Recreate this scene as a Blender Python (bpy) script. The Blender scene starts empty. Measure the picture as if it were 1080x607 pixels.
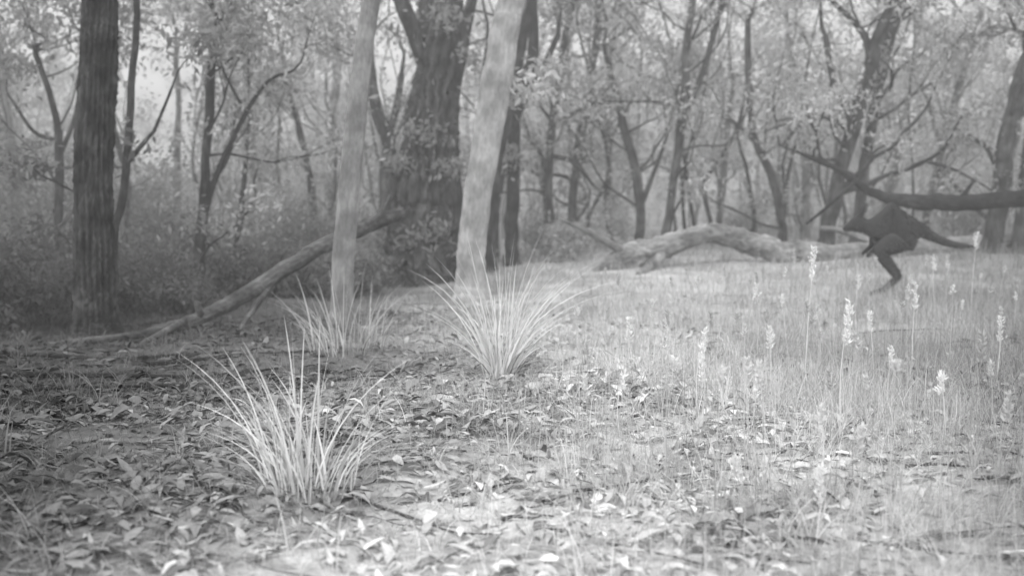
import bpy, math, random
import numpy as np
from mathutils import Vector
rng = np.random.default_rng(11)
random.seed(5)
scene = bpy.context.scene
CAMH = 1.1

# ------------------------------------------------------------------ helpers
class G:
    def __init__(s): s.V=[]; s.F=[]; s.T=[]; s.n=0
    def add(s, v, f, t):
        v=np.asarray(v,float); f=np.asarray(f,int)
        s.V.append(v); s.F.append(f+s.n); s.n+=len(v)
        s.T.append(np.full(len(v),t,float) if np.isscalar(t) else np.asarray(t,float))
    def obj(s, name, mat, smooth=True, parent=None):
        V=np.concatenate(s.V); F=np.concatenate(s.F); T=np.concatenate(s.T)
        me=bpy.data.meshes.new(name)
        me.vertices.add(len(V)); me.vertices.foreach_set('co', V.astype(np.float32).ravel())
        me.loops.add(len(F)*4); me.loops.foreach_set('vertex_index', F.astype(np.int32).ravel())
        me.polygons.add(len(F)); me.polygons.foreach_set('loop_start', np.arange(0,len(F)*4,4,dtype=np.int32))
        me.polygons.foreach_set('use_smooth', np.full(len(F),smooth))
        me.update(calc_edges=True)
        a=me.attributes.new('tone','FLOAT','POINT'); a.data.foreach_set('value', T.astype(np.float32))
        me.materials.append(mat)
        o=bpy.data.objects.new(name,me); scene.collection.objects.link(o)
        if parent: o.parent=parent
        return o
def empty(name):
    o=bpy.data.objects.new(name,None); scene.collection.objects.link(o); return o

def sstep(a,b,x):
    t=np.clip((np.asarray(x,float)-a)/(b-a),0,1); return t*t*(3-2*t)
def gh(x,y):
    x=np.asarray(x,float); y=np.asarray(y,float)
    s=sstep(3,15,y)
    lx=14*np.tanh(x/14)
    h=np.where(lx>0,0.030*lx,0.045*lx)*s
    h=h+0.27*sstep(10,19,y)*sstep(-3,2.5,x)
    h=h+0.03*np.sin(x*1.3+0.6)*np.sin(y*0.9+1)+0.018*np.sin(x*3.1+y*1.7)+0.012*np.sin(y*4.3-x*2.2)
    h=h+sstep(60,260,np.hypot(x,y))*9
    return h
def flash_falloff(x,y):
    """flash falloff painted into the albedo: bright centre, dark left and right"""
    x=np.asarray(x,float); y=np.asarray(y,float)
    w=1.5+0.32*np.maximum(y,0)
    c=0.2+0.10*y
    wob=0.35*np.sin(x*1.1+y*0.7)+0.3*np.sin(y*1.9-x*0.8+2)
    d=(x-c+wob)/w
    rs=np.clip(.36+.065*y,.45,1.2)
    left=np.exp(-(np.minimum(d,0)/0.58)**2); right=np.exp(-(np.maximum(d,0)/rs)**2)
    m=np.sin(x*3.7+1.9*np.sin(y*2.3))*np.sin(y*3.1+1.6*np.sin(x*2.9+1))   # uneven darker litter patches
    return (0.09+0.91*left*right)*(1-.30*sstep(.25,.95,m))  # painted pool of flash light, scales ground, litter, grass and stick tones

def P(a,e,Y):  # pixel column / row at range Y -> metres
    return np.array([(a-540)/1100*Y, Y, CAMH-(e-225)/1100*Y])

def catmull(p, k):
    p=np.asarray(p,float); n=len(p)
    if n<3 or k<=1: 
        t=np.linspace(0,n-1,(n-1)*max(k,1)+1); 
        return np.stack([np.interp(t,np.arange(n),p[:,i]) for i in range(p.shape[1])],1)
    q=np.vstack([2*p[0]-p[1],p,2*p[-1]-p[-2]]); out=[]
    for i in range(n-1):
        a,b,c,d=q[i],q[i+1],q[i+2],q[i+3]
        for j in range(k):
            t=j/k; out.append(.5*((2*b)+(c-a)*t+(2*a-5*b+4*c-d)*t*t+(3*b-a-3*c+d)*t**3))
    out.append(p[-1]); return np.array(out)

def tube(g, pts, rad, sides=8, tone=.1, k=3, fis=0.0, lump=0.0, cap=False, nf=6, wob=0.0, ct=3.5):
    d=catmull(np.column_stack([pts,rad]),k); c=d[:,:3]; r=np.maximum(d[:,3],0.001)
    if wob:
        m=len(c); j=rng.standard_normal((m,3)); j=(j+np.roll(j,1,0)+np.roll(j,-1,0))/3; j[:2]=0; j[-2:]=0
        c=c+j*r[:,None]*wob
    if cap:
        c=np.vstack([c[0],c,c[-1]]); r=np.concatenate([[r[0]*.02],r,[r[-1]*.02]])
    n=len(c)
    T=np.gradient(c,axis=0) if not cap else np.vstack([c[2]-c[1],np.gradient(c[1:-1],axis=0),c[-2]-c[-3]])
    T/=np.linalg.norm(T,axis=1)[:,None]+1e-9
    u=np.cross(T[0],[0.13,1,0.07]); u/=np.linalg.norm(u)+1e-9
    U=[]
    for i in range(n):
        u=u-T[i]*np.dot(u,T[i]); u/=np.linalg.norm(u)+1e-9; U.append(u)
    U=np.array(U); W=np.cross(T,U)
    th=np.arange(sides)/sides*2*np.pi
    s=np.concatenate([[0],np.cumsum(np.linalg.norm(np.diff(c,axis=0),axis=1))])[:,None]
    ph=rng.random(4)*6
    m=np.ones((n,sides)); tv=tone
    if fis: 
        m+=fis*(np.abs(np.sin(nf*th+1.3*np.sin(s*1.6+ph[0])+.8*np.sin(3*th+ph[1])+.5*np.sin(s*5.3+th*2)))-.5)
        m+=fis*.45*rng.standard_normal((n,sides))*.6
        tv=(tone*np.clip(1+ct*(m-1),.4,2.0)).ravel()
    if lump: m+=lump*(np.sin(2*th+s*2.1+ph[2])+.7*np.sin(th+s*4.7+ph[3]))
    R=(r[:,None]*m)[:,:,None]
    v=c[:,None,:]+R*(np.cos(th)[None,:,None]*U[:,None,:]+np.sin(th)[None,:,None]*W[:,None,:])
    i=np.arange(n-1)[:,None]*sides; j=np.arange(sides)[None,:]; j2=(j+1)%sides
    f=np.stack([i+j,i+j2,i+sides+j2,i+sides+j],-1).reshape(-1,4)
    g.add(v.reshape(-1,3),f,tv)

def unit(a): return a/(np.linalg.norm(a,axis=-1,keepdims=True)+1e-9)
def leafquads(g,p,d,w,L,W,tone):
    N=len(p); L=np.broadcast_to(L,(N,))[:,None]; W=np.broadcast_to(W,(N,))[:,None]
    v=np.stack([p,p+d*L*.42+w*W/2,p+d*L,p+d*L*.42-w*W/2],1).reshape(-1,3)
    g.add(v,np.arange(N*4).reshape(-1,4),np.repeat(tone,4))
def side_shade(x,y):   # light falloff painted into leaf tone: darker far left, slightly darker far right
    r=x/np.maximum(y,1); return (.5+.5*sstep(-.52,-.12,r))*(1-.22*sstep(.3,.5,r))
def cloud(g,centers,rad,n,size,tone,flat=.65,droop=.6,asp=.36):
    centers=np.atleast_2d(np.asarray(centers,float)); M=len(centers)
    rad=np.broadcast_to(rad,(M,)); tone=np.broadcast_to(tone,(M,))*side_shade(centers[:,0],centers[:,1]); n=np.broadcast_to(n,(M,)).astype(int)
    idx=np.repeat(np.arange(M),n); N=len(idx)
    o=unit(rng.standard_normal((N,3)))*(rng.random((N,1))**.55)*rad[idx][:,None]
    o*=1+.35*np.sin(o[:,[1]]*5/rad[idx][:,None]+idx[:,None]*1.7)
    o[:,2]*=flat
    p=centers[idx]+o
    d=unit(rng.standard_normal((N,3))+np.array([0,0,-droop])); w=unit(np.cross(d,rng.standard_normal((N,3))))
    L=size*rng.uniform(.6,1.4,N)
    leafquads(g,p,d,w,L,L*asp,np.minimum(tone[idx]*rng.uniform(.7,1.3,N),.85))
def blades(g,base,h,w,ang,bend,tone,segs=3,flat=False):
    N=len(base); t=np.linspace(0,1,segs+1)[None,:,None]
    h=np.broadcast_to(h,(N,))[:,None,None]; w=np.broadcast_to(w,(N,))[:,None,None]; b=np.broadcast_to(bend,(N,))[:,None,None]
    H=np.stack([np.cos(ang),np.sin(ang),0*ang],1)[:,None,:]
    sa=ang+np.pi/2 if flat else rng.random(N)*2*np.pi
    S=np.stack([np.cos(sa),np.sin(sa),0*sa],1)[:,None,:]
    c=base[:,None,:]+np.array([0,0,1.])*h*(t-.42*b*t*t)+H*h*b*(0.35*t+.65*t*t)
    hw=.5*w*np.clip((1-t)**.6,0.06,1)
    v=np.stack([c-S*hw,c+S*hw],2).reshape(-1,3)
    q=np.array([[2*i,2*i+1,2*i+3,2*i+2] for i in range(segs)])
    f=(np.arange(N)[:,None,None]*2*(segs+1)+q[None]).reshape(-1,4)
    g.add(v,f,np.repeat(tone,2*(segs+1)))

# ------------------------------------------------------------------ materials
def mat(name, rough=.9, sc=(12,12,2), lo=.45, hi=1.5, bump=.5, trans=0.0, attr=True, base=.3, big=None, bd=.02, blo=.6, bhi=1.3):
    m=bpy.data.materials.new(name); m.use_nodes=True; nt=m.node_tree; N=nt.nodes; Lk=nt.links; N.clear()
    out=N.new('ShaderNodeOutputMaterial'); tc=N.new('ShaderNodeTexCoord'); mp=N.new('ShaderNodeMapping'); mp.inputs['Scale'].default_value=sc
    Lk.new(tc.outputs['Object'],mp.inputs['Vector'])
    nz=N.new('ShaderNodeTexNoise'); nz.inputs['Scale'].default_value=1; nz.inputs['Detail'].default_value=6; nz.inputs['Roughness'].default_value=.7
    Lk.new(mp.outputs['Vector'],nz.inputs['Vector'])
    mr=N.new('ShaderNodeMapRange'); mr.inputs['From Min'].default_value=.3; mr.inputs['From Max'].default_value=.7
    mr.inputs['To Min'].default_value=lo; mr.inputs['To Max'].default_value=hi; Lk.new(nz.outputs['Fac'],mr.inputs['Value'])
    mul=N.new('ShaderNodeMath'); mul.operation='MULTIPLY'; Lk.new(mr.outputs['Result'],mul.inputs[0])
    if attr:
        at=N.new('ShaderNodeAttribute'); at.attribute_name='tone'; Lk.new(at.outputs['Fac'],mul.inputs[1])
    else: mul.inputs[1].default_value=base
    last=mul.outputs[0]
    if big:
        n2=N.new('ShaderNodeTexNoise'); n2.inputs['Scale'].default_value=big; n2.inputs['Detail'].default_value=3
        Lk.new(tc.outputs['Object'],n2.inputs['Vector'])
        r2=N.new('ShaderNodeMapRange'); r2.inputs['From Min'].default_value=.35; r2.inputs['From Max'].default_value=.65
        r2.inputs['To Min'].default_value=blo; r2.inputs['To Max'].default_value=bhi; Lk.new(n2.outputs['Fac'],r2.inputs['Value'])
        m2=N.new('ShaderNodeMath'); m2.operation='MULTIPLY'; Lk.new(last,m2.inputs[0]); Lk.new(r2.outputs['Result'],m2.inputs[1]); last=m2.outputs[0]
    cl=N.new('ShaderNodeMath'); cl.operation='MINIMUM'; cl.inputs[1].default_value=.88; Lk.new(last,cl.inputs[0])
    di=N.new('ShaderNodeBsdfDiffuse'); di.inputs['Roughness'].default_value=rough; Lk.new(cl.outputs[0],di.inputs['Color'])
    if bump:
        b=N.new('ShaderNodeBump'); b.inputs['Strength'].default_value=bump; b.inputs['Distance'].default_value=bd
        Lk.new(nz.outputs['Fac'],b.inputs['Height']); Lk.new(b.outputs['Normal'],di.inputs['Normal'])
    sh=di.outputs[0]
    if trans:
        tr=N.new('ShaderNodeBsdfTranslucent'); Lk.new(cl.outputs[0],tr.inputs['Color'])
        mx=N.new('ShaderNodeMixShader'); mx.inputs[0].default_value=trans
        Lk.new(sh,mx.inputs[1]); Lk.new(tr.outputs[0],mx.inputs[2]); sh=mx.outputs[0]
    Lk.new(sh,out.inputs['Surface']); return m
M_bark=mat('rough_bark',sc=(26,26,5),lo=.3,hi=1.9,bump=1,big=4.5,blo=.5,bhi=1.5)
M_pale=mat('smooth_bark',sc=(36,36,11),lo=.68,hi=1.22,bump=.5,big=4.0,blo=.7,bhi=1.2,bd=.008)
M_log=mat('log_bark',sc=(9,22,22),lo=.4,hi=1.5,bump=1,big=3.5)
M_leaf=mat('foliage',sc=(1,1,1),lo=.85,hi=1.1,bump=0,trans=.4)
M_grass=mat('dry_grass',sc=(2,2,2),lo=.85,hi=1.2,bump=0,trans=.3)
M_lit=mat('leaf_litter',sc=(30,30,30),lo=.75,hi=1.25,bump=0)
M_ground=mat('forest_floor',sc=(22,22,22),lo=.6,hi=1.3,bump=.5,big=1.7,bd=.015,blo=.7,bhi=1.2)
M_fur=mat('wallaby_fur',sc=(9,9,9),lo=.8,hi=1.2,bump=.3,attr=False,base=.07)
M_fur2=mat('wallaby_guard_hair',sc=(4,4,4),lo=.8,hi=1.2,bump=0)

# ------------------------------------------------------------------ ground
def axis(lo,hi,n,s):
    t=np.linspace(np.arcsinh(lo/s),np.arcsinh(hi/s),n); return s*np.sinh(t)
gx=axis(-260,260,300,6); gy=axis(-60,300,320,6)
X,Y=np.meshgrid(gx,gy); Z=gh(X,Y)
near=np.exp(-(np.hypot(X,Y-5)/9)**2)
Z=Z+near*.008*rng.standard_normal(X.shape)
g=G(); nx=len(gx); i=np.arange(len(gy)-1)[:,None]*nx; j=np.arange(nx-1)[None,:]
f=np.stack([i+j,i+j+1,i+nx+j+1,i+nx+j],-1).reshape(-1,4)
g.add(np.stack([X,Y,Z],-1).reshape(-1,3),f,(.54*flash_falloff(X,Y)).ravel())
g.obj('ground',M_ground)

# ------------------------------------------------------------------ leaf litter
def scatter(n,y0,y1,spread=.56,pad=.6,pw=1.0):
    y=y0+(y1-y0)*rng.random(n)**pw; x=(rng.random(n)*2-1)*(spread*y+pad); return x,y
g=G()
def litter(n,y0,y1,size,pw=1.):
    x,y=scatter(n,y0,y1,pw=pw)
    k=rng.random(n)<(1-.55*sstep(.05,.4,x/(y+1)))*(.65+.35*np.sin(x*2.9+np.sin(y*3))*np.sin(y*2.2)); x,y=x[k],y[k]; n=len(x)
    a=rng.random(n)*2*np.pi; tilt=rng.normal(0,.22,n)
    d=np.stack([np.cos(a),np.sin(a),tilt],1); d=unit(d)
    w=unit(np.cross(d,np.stack([rng.normal(0,.4,n),rng.normal(0,.4,n),np.ones(n)],1)))
    L=size*rng.uniform(.35,1.7,n)**1.15; Wd=L*rng.uniform(.14,.42,n)
    p=np.stack([x,y,gh(x,y)+rng.uniform(.004,.03,n)],1)
    b=rng.random(n); tn=np.where(b>.92,rng.uniform(.75,.88,n),np.where(b<.22,rng.uniform(.18,.36,n),rng.uniform(.42,.70,n)))
    tn=tn*(.05+.95*flash_falloff(x,y))
    nrm=np.cross(w,d); L=L[:,None]; Wd=Wd[:,None]
    cu=nrm*L*rng.uniform(-.15,.25,(n,1))
    q0=p; q3=p+d*L; m1=p+d*L*.35+cu; m2=p+d*L*.7+cu
    v=np.stack([q0,m1+w*Wd*.5,m1-w*Wd*.5,m2+w*Wd*.38,m2-w*Wd*.38,q3],1).reshape(-1,3)
    k=np.arange(n)[:,None]*6
    f=np.stack([k+np.array([[0,2,4,1]]),k+np.array([[1,4,5,3]])],1).reshape(-1,4)
    g.add(v,f,np.repeat(tn,6))
litter(22000,2.4,7,.07,.8); litter(18000,5,12,.085)
g.obj('leaf_litter',M_lit)

# ------------------------------------------------------------------ grass
g=G()
def grass(n,y0,y1,h,w,tone,rightbias,pw=1.):
    x,y=scatter(n,y0,y1,.58,.8,pw)
    ang=x/(y+1)
    dens=.26+.74*sstep(-.15,.25,ang) if rightbias else .75+0*x
    dens=dens*(.6+.4*np.sin(x*2.3+1.3*np.sin(y*1.7))*np.sin(y*2.9+x))
    k=rng.random(n)<np.maximum(dens,.08); x,y=x[k],y[k]; n=len(x)
    hh=h*rng.uniform(.35,1.4,n)*(.45+.55*sstep(-.2,.35,x/(y+1)))
    a=rng.random(n)*2*np.pi
    tn=np.minimum(tone*rng.uniform(.6,1.35,n)*(.1+.9*flash_falloff(x,y)),.85)
    blades(g,np.stack([x,y,gh(x,y)-.01],1),hh,w*rng.uniform(.6,1.4,n),a,rng.uniform(.05,1.,n)**1.3,tn)
grass(46000,2.3,6.5,.24,.0034,.64,True,.8)
grass(78000,5.5,12,.27,.005,.64,True)
grass(75000,9.5,22,.24,.009,.57,False)
grass(30000,20,38,.3,.02,.52,False)
n=16000; x,y=scatter(n,2.4,9); a=rng.random(n)*6.28
blades(g,np.stack([x,y,gh(x,y)+.01],1),rng.uniform(.04,.13,n),.004,a,rng.uniform(1.6,2.3,n),.7*rng.uniform(.5,1.2,n)*(.1+.9*flash_falloff(x,y)))
for q in range(170):
    Yd=rng.uniform(3,12); xx=rng.uniform(-1,1)*(.5*Yd); m=rng.integers(8,26); r=rng.uniform(.02,.07)
    bx=xx+rng.normal(0,r,m); by=Yd+rng.normal(0,r,m)
    blades(g,np.stack([bx,by,gh(bx,by)-.01],1),rng.uniform(.08,.3,m),.006,rng.random(m)*6.28,rng.uniform(.2,1.4,m),np.minimum(.82*(.2+.8*flash_falloff(bx,by))*rng.uniform(.6,1.1,m),.85),segs=5)
g.obj('grass',M_grass,smooth=False)

# strappy tussocks
def tussock(cx,cy,n,L,rad,w,tone,spread=.9,minb=.1,pw=.9):
    g=G(); a=rng.random(n)*2*np.pi; r=rad*np.sqrt(rng.random(n))
    x=cx+np.cos(a)*r; y=cy+np.sin(a)*r
    aa=a+rng.normal(0,.6,n); b=minb+(spread-minb)*rng.random(n)**pw
    tn=np.minimum(tone*rng.uniform(.55,1.3,n),.88)
    blades(g,np.stack([x,y,gh(x,y)-.02],1),L*rng.uniform(.4,1.12,n),w*rng.uniform(.5,1.3,n),aa,b,tn,segs=7)
    m=n//2; a=rng.random(m)*2*np.pi; r=rad*1.2*np.sqrt(rng.random(m)); x=cx+np.cos(a)*r; y=cy+np.sin(a)*r
    blades(g,np.stack([x,y,gh(x,y)-.01],1),L*.5*rng.uniform(.4,1.2,m),w*.7,a,rng.uniform(.5,1.9,m),tone*.55*rng.uniform(.4,1.2,m),segs=6)
    return g
tussock(-.82,4.1,100,.68,.20,.011,.80,1.0).obj('mat_rush_tussock',M_grass,smooth=False)
tussock(-.08,6.95,125,1.05,.10,.018,.9,1.0,pw=1.).obj('mat_rush_tussock',M_grass,smooth=False)
tussock(-1.35,8.5,80,.76,.3,.012,.62,.8).obj('mat_rush_tussock',M_grass,smooth=False)
tussock(-2.35,4.6,22,.4,.14,.009,.25,1.).obj('mat_rush_tussock',M_grass,smooth=False)
tussock(.15,10.2,50,.45,.3,.014,.7,.9).obj('mat_rush_tussock',M_grass,smooth=False)

def stem(a,etop,ebot,Y,hw,head,tn=.88,r0=.003):
    g=G(); b=P(a,ebot,Y); b[2]=float(gh(b[0],Y)); t=P(a+rng.uniform(-8,8),etop,Y)
    h0=P(a,etop+head,Y)[2]; ax=unit(t-b)
    mid=(b+t)/2+np.array([rng.uniform(-.025,.025),0,0])
    tube(g,[b,mid,t],[r0,r0*.85,r0*.6],5,tn*.85)
    n=int(head*3)+18; s=rng.random(n)*(t[2]-h0)
    p=t-ax*s[:,None]+rng.normal(0,1,(n,3))*hw
    d=unit(np.stack([rng.normal(0,.5,n),rng.normal(0,.5,n),rng.uniform(.4,1.2,n)],1)); w=unit(np.cross(d,rng.standard_normal((n,3))))
    leafquads(g,p,d,w,rng.uniform(.015,.034,n),.010,tn*rng.uniform(.9,1.,n))
    k=6; aa=rng.random(k)*6.28
    blades(g,np.repeat(b[None],k,0),rng.uniform(.1,.3,k),.005,aa,rng.uniform(.1,.6,k),np.full(k,.55))
    g.obj('seed_stem',M_grass,smooth=False)
for s in [(851,262,420,6.3,.008,34),(891,320,470,5.0,.007,45),(741,364,450,5.3,.007,42),(738,348,450,5.5,.004,15),(666,336,420,6.4,.007,24),
          (815,345,430,6.0,.008,22),(868,500,570,3.6,.005,36),(780,486,560,3.8,.004,20),(872,430,530,4.2,.004,22),(1026,245,330,10,.012,18),
          (940,368,430,6.2,.006,20),(965,300,400,7.2,.007,26),(1055,335,440,6.4,.006,26),(925,330,420,6.8,.006,20),(655,395,470,5.2,.004,18),(790,300,380,8,.008,18),(1000,395,500,4.7,.005,22),
          (832,310,400,8,.006,14),(905,290,380,9,.007,14),(990,270,350,9.5,.009,16)]:
    stem(*s)
for q in range(85):
    Yd=rng.uniform(3.6,11); a=rng.uniform(600,1100); b=P(a,225,Yd); h=rng.uniform(.28,.7)
    e=225+(CAMH-float(gh(b[0],Yd))-h)*1100/Yd
    stem(a,e,e+50,Yd,rng.uniform(.002,.005),rng.uniform(.03,.11)*1100/Yd,tn=rng.uniform(.55,.85),r0=.0018)

# ------------------------------------------------------------------ trees
def grow(g,p,d,L,r,depth,tips,tone,up=.25):
    n=5; pts=[p]; dd=d.copy()
    for q in range(n):
        dd=unit(dd+rng.normal(0,.26,3)+np.array([0,0,up*.3])); pts.append(pts[-1]+dd*L/n)
    tube(g,pts,np.linspace(r,r*.3,n+1),6 if r>.03 else 4,tone,k=2)
    tips.append(pts[-1]); tips.append(pts[-2]) 
    if depth>0:
        for q in range(rng.integers(2,4)):
            i=rng.integers(2,n+1); nd=unit(dd+rng.normal(0,.6,3)+np.array([0,0,.15]))
            grow(g,pts[i],nd,L*rng.uniform(.5,.75),r*.5,depth-1,tips,tone,up)
def tree(name,Y,path,sides=(),tone=.08,top=9,mb=M_bark,n=14,fis=.12,lump=.04,leaf=.45,crown=10,cs=.13,extra=(),twigs=0,dead=False,flare=1.25,ln=45,lr=(.3,.7),wob=0.,seg=None,ct=3.5):
    g=G(); L=G(); k=Y/1100
    pts=[P(a,e,Y) for a,e,h in path]; rad=[h*k for a,e,h in path]
    b=pts[0].copy(); z0=float(gh(b[0],Y))
    pts[0]=np.array([b[0],Y,z0+.35]); 
    pts=[np.array([b[0],Y,z0-.15]),np.array([b[0],Y,z0+.05])]+pts; rad=[rad[0]*flare*1.1,rad[0]*flare]+rad
    tips=[]
    vis=pts[-1].copy(); d=unit(pts[-1]-pts[-2]); d=unit(d+np.array([0,0,.6]))
    if not dead and pts[-1][2]<top:
        m=4; 
        for q in range(1,m+1):
            pts.append(vis+d*(top-vis[2])*q/m+rng.normal(0,.08,3)); rad.append(rad[-1]*.82)
    seg=seg or (4 if n<20 else 10)
    tube(g,pts,rad,n,tone,k=seg,fis=fis,lump=lump,nf=5 if n<20 else 9,wob=wob,ct=ct)
    P3=np.array(pts)
    for s in sides:
        sp=[P(a,e,Y+dy) for a,e,h,dy in s]; tube(g,sp,[h*k for a,e,h,dy in s],8,tone,k=4,lump=.08,wob=wob)
        if s[-1][2]<4: 
            tp=[]; grow(g,sp[-1],unit(sp[-1]-sp[-2]),.9,s[-1][2]*k*.8,1,tp,tone); tips+=tp
    for q in range(twigs):
        i=rng.integers(2,len(pts)-1); t=rng.random(); p=P3[i]*(1-t)+P3[i+1]*t
        a=rng.random()*6.28; grow(g,p,unit(np.array([math.cos(a),math.sin(a)*.6,rng.uniform(.2,1.)])),rng.uniform(.8,2.2),rad[i]*.3,1,tips,tone)
    if crown:
        ct=[]
        for q in range(crown):
            a=q*2.4+rng.random(); i=rng.integers(len(pts)-4,len(pts)); i=max(2,i)
            grow(g,P3[i],unit(np.array([math.cos(a),math.sin(a),rng.uniform(.3,1)])),rng.uniform(1.,2.2),rad[-1]*.6,1,ct,tone)
        tips+=ct
    root=empty(name)
    g.obj('trunk_and_limbs',mb,parent=root)
    if leaf and tips:
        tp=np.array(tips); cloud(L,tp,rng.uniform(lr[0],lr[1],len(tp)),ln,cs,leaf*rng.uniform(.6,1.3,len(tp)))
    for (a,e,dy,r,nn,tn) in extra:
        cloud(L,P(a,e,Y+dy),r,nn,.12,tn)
    if L.V: L.obj('leaves',M_leaf,smooth=False,parent=root)
    return root

tree('ironbark_tree',10.5,[(100,330,20),(99,250,19),(103,150,18),(110,60,17),(113,0,16)],tone=.04,n=72,fis=.17,lump=.03,top=9,crown=6,ln=25,seg=22,ct=5)
tree('eucalyptus_sapling',12,[(118,325,6),(125,240,4.5),(138,160,4),(146,70,3.5),(152,0,3)],tone=.06,top=6,twigs=3,crown=5,wob=.6,sides=[[(138,170,3,0),(165,140,2,0),(185,95,1.5,0)]])
tree('smooth_barked_gum_tree',10.5,[(361,322,12),(362,270,11.5),(370,190,11),(380,100,10.5),(394,0,9.5)],tone=.30,mb=M_pale,n=30,fis=.04,lump=.03,top=8.5,crown=6,ln=20,wob=.05)
tree('stringybark_tree',17,[(440,275,35),(443,220,31),(455,140,24),(463,70,22),(466,0,20)],tone=.07,n=80,fis=.24,lump=.08,top=11,crown=8,wob=.06,seg=18,ct=4,
     sides=[[(455,75,12,0),(440,40,10,0),(427,10,9,0),(415,-30,8,0)],[(478,280,15,.2),(476,210,13,.1),(475,120,9,0),(488,50,7,0),(500,0,6,0)]],
     extra=[(445,140,-.6,.45,160,.4),(480,175,-.6,.4,150,.4),(470,20,-.6,.5,180,.4),(500,60,-.5,.4,120,.45),(420,170,-.6,.4,110,.4),(462,240,-.7,.35,90,.35)])
tree('smooth_barked_gum_tree',13,[(497,292,15),(498,250,14.5),(508,180,15),(522,100,16),(533,30,14),(540,0,13)],tone=.45,mb=M_pale,n=32,fis=.04,lump=.03,top=9.5,crown=6,ln=20,wob=.05,
     sides=[[(532,40,9,0),(543,15,8,.1),(552,-20,7,.2)]],extra=[(556,95,.3,.4,200,.7),(575,70,.4,.3,90,.6)])
tree('dark_barked_tree',18,[(517,278,6),(520,230,6),(528,150,6),(540,95,6),(552,40,5),(560,0,4.5)],tone=.06,top=8,twigs=4,wob=.3)
tree('dark_barked_tree',19,[(540,262,7),(541,200,7),(545,110,6.5),(562,60,5.5),(560,0,5)],tone=.06,top=9,twigs=4,wob=.3,sides=[[(545,120,5,0),(570,80,4,0),(588,40,3,0)]])
T=[
 (15,[(62,270,4.5),(64,200,4.5),(66,150,4),(60,110,3.5),(45,60,3)],[[(66,150,2.5,0),(40,140,2,0),(20,110,1.5,0)],[(64,170,2.5,0),(85,120,2,0),(92,60,1.5,0)]]),
 (14,[(208,315,6),(213,240,5.5),(220,170,5),(226,90,4.5),(230,50,4)],[[(214,235,3.5,0),(232,180,3,0),(262,120,2.5,0),(285,88,2,0),(310,78,1.5,0)],[(262,120,2,0),(240,80,1.5,0)]]),
 (16,[(248,300,4),(252,250,3.5),(256,210,3),(262,160,2)],[[(254,235,2,0),(272,205,1.5,0)]]),
 (24,[(186,230,4),(188,180,3.5),(192,120,3),(190,60,2.5)],[]),
 (20,[(335,240,4),(328,190,3.5),(318,140,3),(308,100,2.5)],[]),
 (20,[(405,245,9),(408,190,8),(410,150,7),(396,110,6),(390,60,5)],[[(410,150,5,0),(420,110,4,0),(425,80,3,0)]]),
 (21,[(580,250,4.5),(578,200,4.5),(583,130,4),(592,70,4),(603,5,3.5)],[[(578,165,3,0),(604,170,2.5,0),(625,195,1.5,0)]]),
 (22,[(602,245,5),(606,190,4.5),(616,120,4.5),(625,60,4),(632,0,4)],[]),
 (20,[(674,252,5),(676,215,5),(668,170,4.5),(655,125,4),(648,95,3)],[[(676,215,3,0),(690,180,2,0),(700,150,1.5,0)]]),
 (19,[(702,250,5),(708,200,4.5),(718,120,4.5),(722,60,4),(728,0,3.5)],[[(718,130,3.5,0),(740,75,3,0),(760,0,3,0)]]),
 (20,[(826,255,4.5),(822,225,4.5),(812,185,4),(795,150,3.5),(788,100,3.5),(784,30,3)],[[(810,180,3,0),(790,145,2.5,0),(760,122,2,0)]]),
 (25,[(758,245,3.5),(762,200,3),(765,150,3),(770,90,2)],[]),
 (17,[(868,250,8),(880,205,7.5),(897,130,7.5),(915,60,7),(940,0,7)],[[(897,130,5,0),(878,90,4,0),(865,40,3,0)]]),
 (18,[(902,250,6),(908,190,5.5),(920,110,5),(932,50,5),(948,0,5)],[]),
 (22,[(975,240,4),(984,190,3.5),(1002,110,3.5),(1015,60,3),(1028,15,3)],[[(990,160,2.5,0),(975,110,2,0)]]),
 (17,[(1046,240,9),(1054,180,9),(1066,110,9),(1083,50,8)],[]),
 (17,[(1076,245,7),(1080,190,7),(1084,120,6)],[]),
 (26,[(850,240,4),(848,180,4),(838,110,3.5),(828,50,3)],[]),
 (27,[(640,240,3.5),(642,180,3),(640,110,3),(645,50,2.5)],[]),
 (28,[(470,235,4),(505,200,4),(520,130,3.5)],[]),
 (23,[(262,240,3.5),(268,180,3),(275,110,2.5)],[]),
 (26,[(930,235,4),(945,160,3.5),(958,80,3),(965,10,3)],[]),
 (25,[(20,250,6),(18,170,5),(10,90,4),(5,20,3)],[]),
 (30,[(355,235,5),(352,150,4),(358,80,4),(352,10,3)],[]),
]
for Yd,path,sd in T:
    tree('forest_tree',Yd,path,sides=sd,tone=.055+.006*(Yd-14),top=CAMH+.2*Yd+rng.uniform(-.8,.8),twigs=6,n=12,leaf=.66,crown=4,cs=.11,ln=54,lr=(.35,.8),wob=.3,lump=.08,fis=.15)  # trunk tone lightens with range: haze painted into the bark

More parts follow.
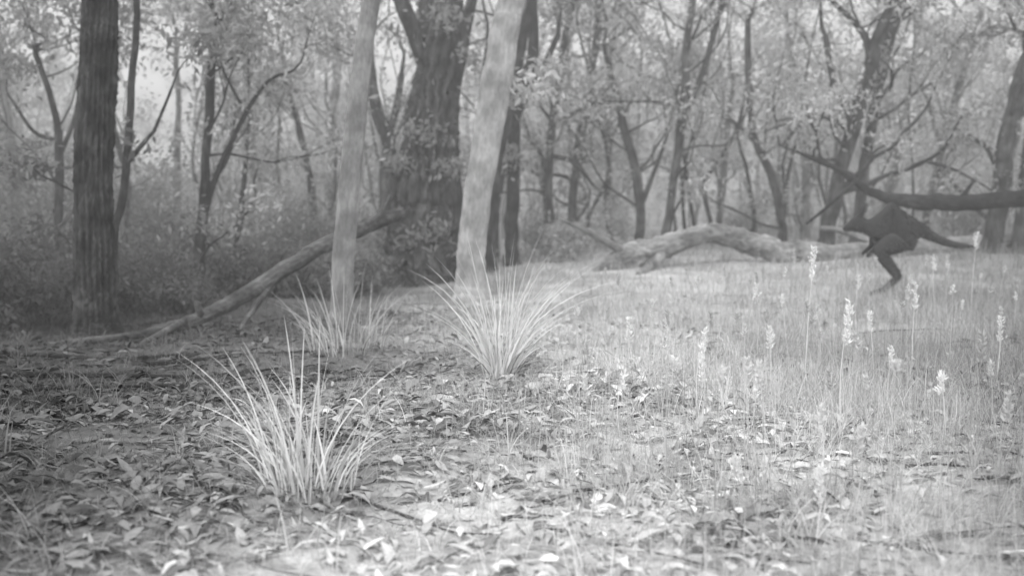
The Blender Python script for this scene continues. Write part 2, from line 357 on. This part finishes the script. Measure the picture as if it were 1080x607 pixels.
# distant forest mass
gt=G(); gl=G(); tips=[]
def far_trunk(Yd,xx,H,r,tn,nb):
    z0=float(gh(xx,Yd)); lean=rng.normal(0,.1,2); pts=[]; m=6
    for i in range(m+1):
        t=i/m; pts.append(np.array([xx+lean[0]*H*t+rng.normal(0,.12),Yd+lean[1]*H*t,z0-.2+H*t*.9]))
    tube(gt,pts,np.linspace(r,r*.3,m+1),7,tn,k=2)
    for w in range(nb):
        i=rng.integers(2,m+1); a=rng.random()*6.28
        grow(gt,pts[i],unit(np.array([math.cos(a),math.sin(a),rng.uniform(.3,1.2)])),rng.uniform(1.,2.4),r*.4,1,tips,tn)
for q in range(100):
    Yd=rng.uniform(26,58); far_trunk(Yd,rng.uniform(-1,1)*(.58*Yd+7),rng.uniform(5,11)*(.6+.4*Yd/58),rng.uniform(.05,.11),.10+.004*(Yd-25),rng.integers(4,7))  # farther trunks get paler bark, imitating haze in the colour
nt0=len(tips); 
for q in range(70):
    Yd=rng.uniform(18,34); far_trunk(Yd,rng.uniform(-1,1)*(.52*Yd+2),rng.uniform(3.5,8),rng.uniform(.025,.06),.05+.004*(Yd-16),1)  # sapling tone also rises with range as painted haze
tp=np.array(tips); print('tips',len(tp))
nn=np.where(np.arange(len(tp))<nt0,52,14)
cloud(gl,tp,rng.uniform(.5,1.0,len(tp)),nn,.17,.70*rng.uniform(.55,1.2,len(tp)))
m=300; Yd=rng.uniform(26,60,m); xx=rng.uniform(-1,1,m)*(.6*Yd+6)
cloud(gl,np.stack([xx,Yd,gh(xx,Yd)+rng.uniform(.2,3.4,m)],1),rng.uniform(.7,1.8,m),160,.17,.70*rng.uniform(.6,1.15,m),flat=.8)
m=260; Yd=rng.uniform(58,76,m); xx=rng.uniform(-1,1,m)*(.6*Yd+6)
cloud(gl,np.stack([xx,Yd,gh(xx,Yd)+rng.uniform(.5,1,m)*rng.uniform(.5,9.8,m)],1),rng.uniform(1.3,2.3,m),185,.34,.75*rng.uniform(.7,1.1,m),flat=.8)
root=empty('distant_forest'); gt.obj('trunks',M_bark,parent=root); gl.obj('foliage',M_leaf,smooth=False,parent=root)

# shrubs
for (a,e,Yd,r,tn) in [(20,290,13,.9,.28),(60,310,12,.6,.26),(5,340,11,.6,.22),(150,285,15,.8,.28),(175,300,14,.5,.28),(235,290,18,.7,.36),(300,270,20,.8,.42),(160,240,20,1.1,.45),
                     (40,230,19,1.3,.45),(600,262,19,.7,.6),(640,240,24,1.,.6),(575,250,22,.8,.6),(400,270,17,.6,.35),(790,240,26,1.1,.6),(1010,225,22,.9,.5),(930,235,26,1.,.5),
                     (290,215,22,1.2,.5),(230,200,22,1.3,.5),(20,180,17,1.,.45),(90,215,20,1.1,.5),(345,250,19,.8,.4),(190,270,17,.8,.34),
                     (130,305,13.5,.45,.24),(185,312,13,.4,.26),(238,298,14.5,.45,.28),(285,285,15.5,.5,.3),(328,282,15.5,.45,.32),(372,280,15,.4,.32),(262,265,18,.8,.36)]:
    g=G(); L=G(); c=P(a,e,Yd); z0=float(gh(c[0],Yd)); b=np.array([c[0],Yd,z0-.05]); tips=[]
    for q in range(6):
        an=q*1.05; grow(g,b,unit(np.array([math.cos(an)*.6,math.sin(an)*.6,.9])),max(.5,c[2]-z0+r*.4),.018,1,tips,.07)
    root=empty('shrub'); g.obj('stems',M_bark,parent=root)
    tp=np.array(tips); cc=c+rng.normal(0,1,(14,3))*r*np.array([.6,.5,.35])
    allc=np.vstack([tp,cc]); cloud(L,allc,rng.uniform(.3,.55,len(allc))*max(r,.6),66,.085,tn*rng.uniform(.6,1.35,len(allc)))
    L.obj('leaves',M_leaf,smooth=False,parent=root)

# ------------------------------------------------------------------ fallen logs and branches
def log(name,pts,tone,sides=(),n=28,fis=.09,lump=.07,mb=M_log,wob=.15):
    g=G(); p=[P(a,e,y) for a,e,y,h in pts]; r=[h*y/1100 for a,e,y,h in pts]
    tube(g,p,r,n,tone,k=9,fis=fis,lump=lump,cap=True,wob=wob,ct=3)
    for s in sides:
        tube(g,[P(a,e,y) for a,e,y,h in s],[h*y/1100 for a,e,y,h in s],9,tone,k=4,lump=.08,cap=True,wob=.4)
    return g.obj(name,mb)
log('fallen_log',[(0,372,9.2,2.),(60,362,9.6,2.8),(140,353,10,4),(205,337,10.4,6.5),(270,303,10.9,7.5),(330,266,11.4,8),(380,242,11.8,8),(425,224,12.2,6)],.12,
    [[(200,335,10.4,4),(120,375,9.2,3.),(40,372,8.6,2)],[(300,283,11.1,4),(270,320,10.8,3),(250,350,10,2)],[(380,242,11.8,4),(400,228,11.9,3),(412,206,12,1.5)],[(210,332,10.4,4),(206,318,10.3,2.5)]],fis=.14)
log('fallen_log',[(628,290,16,8),(645,284,16,12),(668,271,16,13),(700,259,16.1,12),(740,247,16.2,10.5),(775,251,16.3,10.5),(805,261,16.4,10.5),(850,266,16.6,10),(900,266,16.8,9),(960,262,17,8),(1040,255,17.2,8),(1130,248,17.4,8)],.30,
    [[(665,268,16,5),(630,250,15.8,3.5),(590,230,15.6,1.5)],[(700,262,16.1,6),(690,280,15.6,5),(672,290,15.2,3)],[(930,262,17.,5),(900,246,17,3.5),(865,240,16.8,2)]],fis=.16,lump=.1,wob=.2)
log('fallen_tree_limb',[(838,160,15.2,1.2),(855,168,15.1,2.),(880,178,15,2.6),(905,195,14.8,3.5),(935,209,14.6,5.5),(975,213,14.4,8.5),(1040,213,14.2,9),(1100,212,14,9),(1180,235,13.6,10),(1230,290,13.4,11)],.05,
    [[(900,192,14.8,2.4),(885,207,14.6,2),(850,236,14.5,1.3)],[(1010,214,14.3,3),(1025,190,14.2,1.5)]],mb=M_log,wob=.3)
g=G()
def stick(x,y,a,L,r,tone):
    n=6; pts=[]
    for i in range(n):
        t=i/(n-1)-.5; px=x+math.cos(a)*L*t+rng.normal(0,.02*L); py=y+math.sin(a)*L*t+rng.normal(0,.03*L)
        pts.append([px,py,float(gh(px,py))+r*.6+.008+.012*rng.random()])
    tube(g,pts,np.linspace(r,r*.35,n),6,tone,k=2,cap=True)
for q in range(240):
    y=rng.uniform(2.6,13); x=rng.uniform(-1,1)*(.55*y+.4)
    stick(x,y,rng.normal(.2,.8),rng.uniform(.15,.9),rng.uniform(.003,.009),rng.choice([.12,.3,.6])*rng.uniform(.8,1.2)*(.25+.75*float(flash_falloff(x,y))))
stick(-3.0,6.2,.62,2.0,.02,.05); stick(-2.6,7.2,.35,1.8,.022,.05); stick(-1.4,4.9,.1,1.1,.008,.2); stick(-3.3,8.2,.2,2.2,.025,.06); stick(-2.5,5.3,.4,1.6,.015,.05)
stick(-2.2,8.1,.5,1.4,.018,.07); stick(1.1,3.3,.05,.9,.005,.5); stick(.1,5.9,2.7,.6,.008,.6); stick(-2.3,3.6,2.2,.8,.006,.2)
g.obj('fallen_sticks',M_log)

# ------------------------------------------------------------------ wallaby, hopping to the left, rump high, tail streaming behind
WX,WY=4.16,12.0; WZ=float(gh(WX,WY))
sk=[
 (.34,0,.84,.195,-1),(.19,0,.87,.205,0),(.05,0,.81,.155,1),(-.05,0,.79,.10,2),(-.13,0,.82,.072,3),
 (-.20,0,.845,.070,4),(-.285,0,.80,.046,5),(-.345,0,.77,.028,6),
 (.48,0,.78,.085,0),(.61,0,.70,.055,8),(.76,0,.63,.042,9),(.92,0,.59,.032,10),(1.08,0,.585,.012,11),
 (-.17,.045,.925,.022,5),(-.135,.07,1.0,.030,13),(-.105,.08,1.07,.008,14),
 (-.17,-.045,.925,.022,5),(-.135,-.07,1.0,.030,16),(-.105,-.08,1.07,.008,17),
 (.0,.11,.69,.045,2),(-.01,.12,.58,.028,19),(-.08,.10,.52,.020,20),(-.12,.10,.48,.014,21),
 (.0,-.11,.69,.045,2),(.02,-.12,.57,.028,23),(-.05,-.10,.51,.020,24),(-.09,-.10,.46,.014,25),
 (.27,.12,.66,.155,0),(.07,.14,.50,.09,27),(.22,.14,.34,.045,28),(.31,.14,.22,.028,29),(.17,.14,.09,.026,30),(.0,.14,.03,.024,31),
 (.27,-.12,.66,.155,0),(.03,-.14,.52,.09,33),(.15,-.14,.35,.045,34),(.23,-.14,.23,.028,35),(.09,-.14,.09,.026,36),(-.08,-.14,.03,.024,37),
]
me=bpy.data.meshes.new('wallaby'); me.from_pydata([(a,b,c) for a,b,c,r,p in sk],[(i,s[4]) for i,s in enumerate(sk) if s[4]>=0],[])
wal=bpy.data.objects.new('wallaby',me); scene.collection.objects.link(wal)
wal.location=(WX,WY,WZ); wal.rotation_euler=(0,0,math.radians(-12))
md=wal.modifiers.new('Skin','SKIN'); md.use_smooth_shade=True
for i,s in enumerate(sk):
    sv=me.skin_vertices[0].data[i]; sv.radius=(s[3]*(.85 if i<3 else 1),s[3]); sv.use_root=(i==0)
sb=wal.modifiers.new('Sub','SUBSURF'); sb.levels=2; sb.render_levels=2
me.materials.append(M_fur)
dg=bpy.context.evaluated_depsgraph_get(); ev=wal.evaluated_get(dg); em=ev.to_mesh()
try:
    n=len(em.polygons); ce=np.zeros(n*3); no=np.zeros(n*3); ar=np.zeros(n); em.polygons.foreach_get('center',ce); em.polygons.foreach_get('normal',no); em.polygons.foreach_get('area',ar)
    V=np.zeros(len(em.vertices)*3); em.vertices.foreach_get('co',V); V=V.reshape(-1,3)
    ce=ce.reshape(-1,3); no=no.reshape(-1,3); N=24000; idx=rng.choice(n,N,p=ar/ar.sum())
    fv=[list(em.polygons[i].vertices) for i in range(n)]
    pp=np.empty((N,3)); wts=rng.dirichlet([1,1,1,1],N)
    for q in range(N):
        vs=fv[idx[q]]; ww=wts[q][:len(vs)]; pp[q]=(V[vs]*ww[:,None]).sum(0)/ww.sum()
    d=unit(no[idx]*.4+np.array([.8,0,-.35])+rng.normal(0,.18,(N,3))); w=unit(np.cross(d,rng.standard_normal((N,3))))
    g=G(); leafquads(g,pp-no[idx]*.003,d,w,rng.uniform(.02,.045,N),.004,rng.uniform(.08,.13,N)*np.where(pp[:,2]<.72,1.3,1)); g.obj('fur',M_fur2,smooth=False,parent=wal)
except Exception as e: print('fur',e)
ev.to_mesh_clear()

# ------------------------------------------------------------------ morning mist hanging in the trees (real homogeneous volume)
bpy.ops.mesh.primitive_cube_add(size=1,location=(0,38,3)); mist=bpy.context.object; mist.name='morning_mist'; mist.scale=(150,64,12)
mm=bpy.data.materials.new('mist'); mm.use_nodes=True; nt=mm.node_tree; nt.nodes.clear()
vo=nt.nodes.new('ShaderNodeVolumeScatter'); vo.inputs['Color'].default_value=(1,1,1,1); vo.inputs['Density'].default_value=.019; vo.inputs['Anisotropy'].default_value=.2
oo=nt.nodes.new('ShaderNodeOutputMaterial'); nt.links.new(vo.outputs[0],oo.inputs['Volume']); mist.data.materials.append(mm)

# ------------------------------------------------------------------ light, sky, camera
w=bpy.data.worlds.new('World'); scene.world=w; w.use_nodes=True; nt=w.node_tree; nt.nodes.clear()
sky=nt.nodes.new('ShaderNodeTexSky'); sky.sky_type='NISHITA'; sky.sun_disc=False
sky.sun_elevation=math.radians(48); sky.sun_rotation=math.radians(195); sky.dust_density=4; sky.air_density=1.2
bw=nt.nodes.new('ShaderNodeRGBToBW'); bg=nt.nodes.new('ShaderNodeBackground'); bg.inputs[1].default_value=.15
ov=nt.nodes.new('ShaderNodeMath'); ov.operation='MULTIPLY_ADD'; ov.inputs[1].default_value=.6; ov.inputs[2].default_value=6.6   # thin white overcast veil
o=nt.nodes.new('ShaderNodeOutputWorld')
nt.links.new(sky.outputs[0],bw.inputs[0]); nt.links.new(bw.outputs[0],ov.inputs[0]); nt.links.new(ov.outputs[0],bg.inputs[0]); nt.links.new(bg.outputs[0],o.inputs[0])
sd=bpy.data.lights.new('sun','SUN'); sd.energy=1.5; sd.angle=math.radians(30)
so=bpy.data.objects.new('sun',sd); scene.collection.objects.link(so)
az=math.radians(195); el=math.radians(48); dv=Vector((math.sin(az)*math.cos(el),math.cos(az)*math.cos(el),math.sin(el)))
so.rotation_euler=(-dv).to_track_quat('-Z','Y').to_euler(); so.location=(0,0,20)

cd=bpy.data.cameras.new('camera'); cam=bpy.data.objects.new('camera',cd); scene.collection.objects.link(cam)
cam.location=(0,0,CAMH); cam.rotation_euler=(math.radians(90-4.08),0,0)
cd.sensor_width=36; cd.lens=36.67; cd.clip_end=1500; cd.clip_start=.05
cd.dof.use_dof=True; cd.dof.focus_distance=5.5; cd.dof.aperture_fstop=1.5
scene.camera=cam
scene.view_settings.view_transform='Standard'; scene.view_settings.look='None'; scene.view_settings.exposure=0
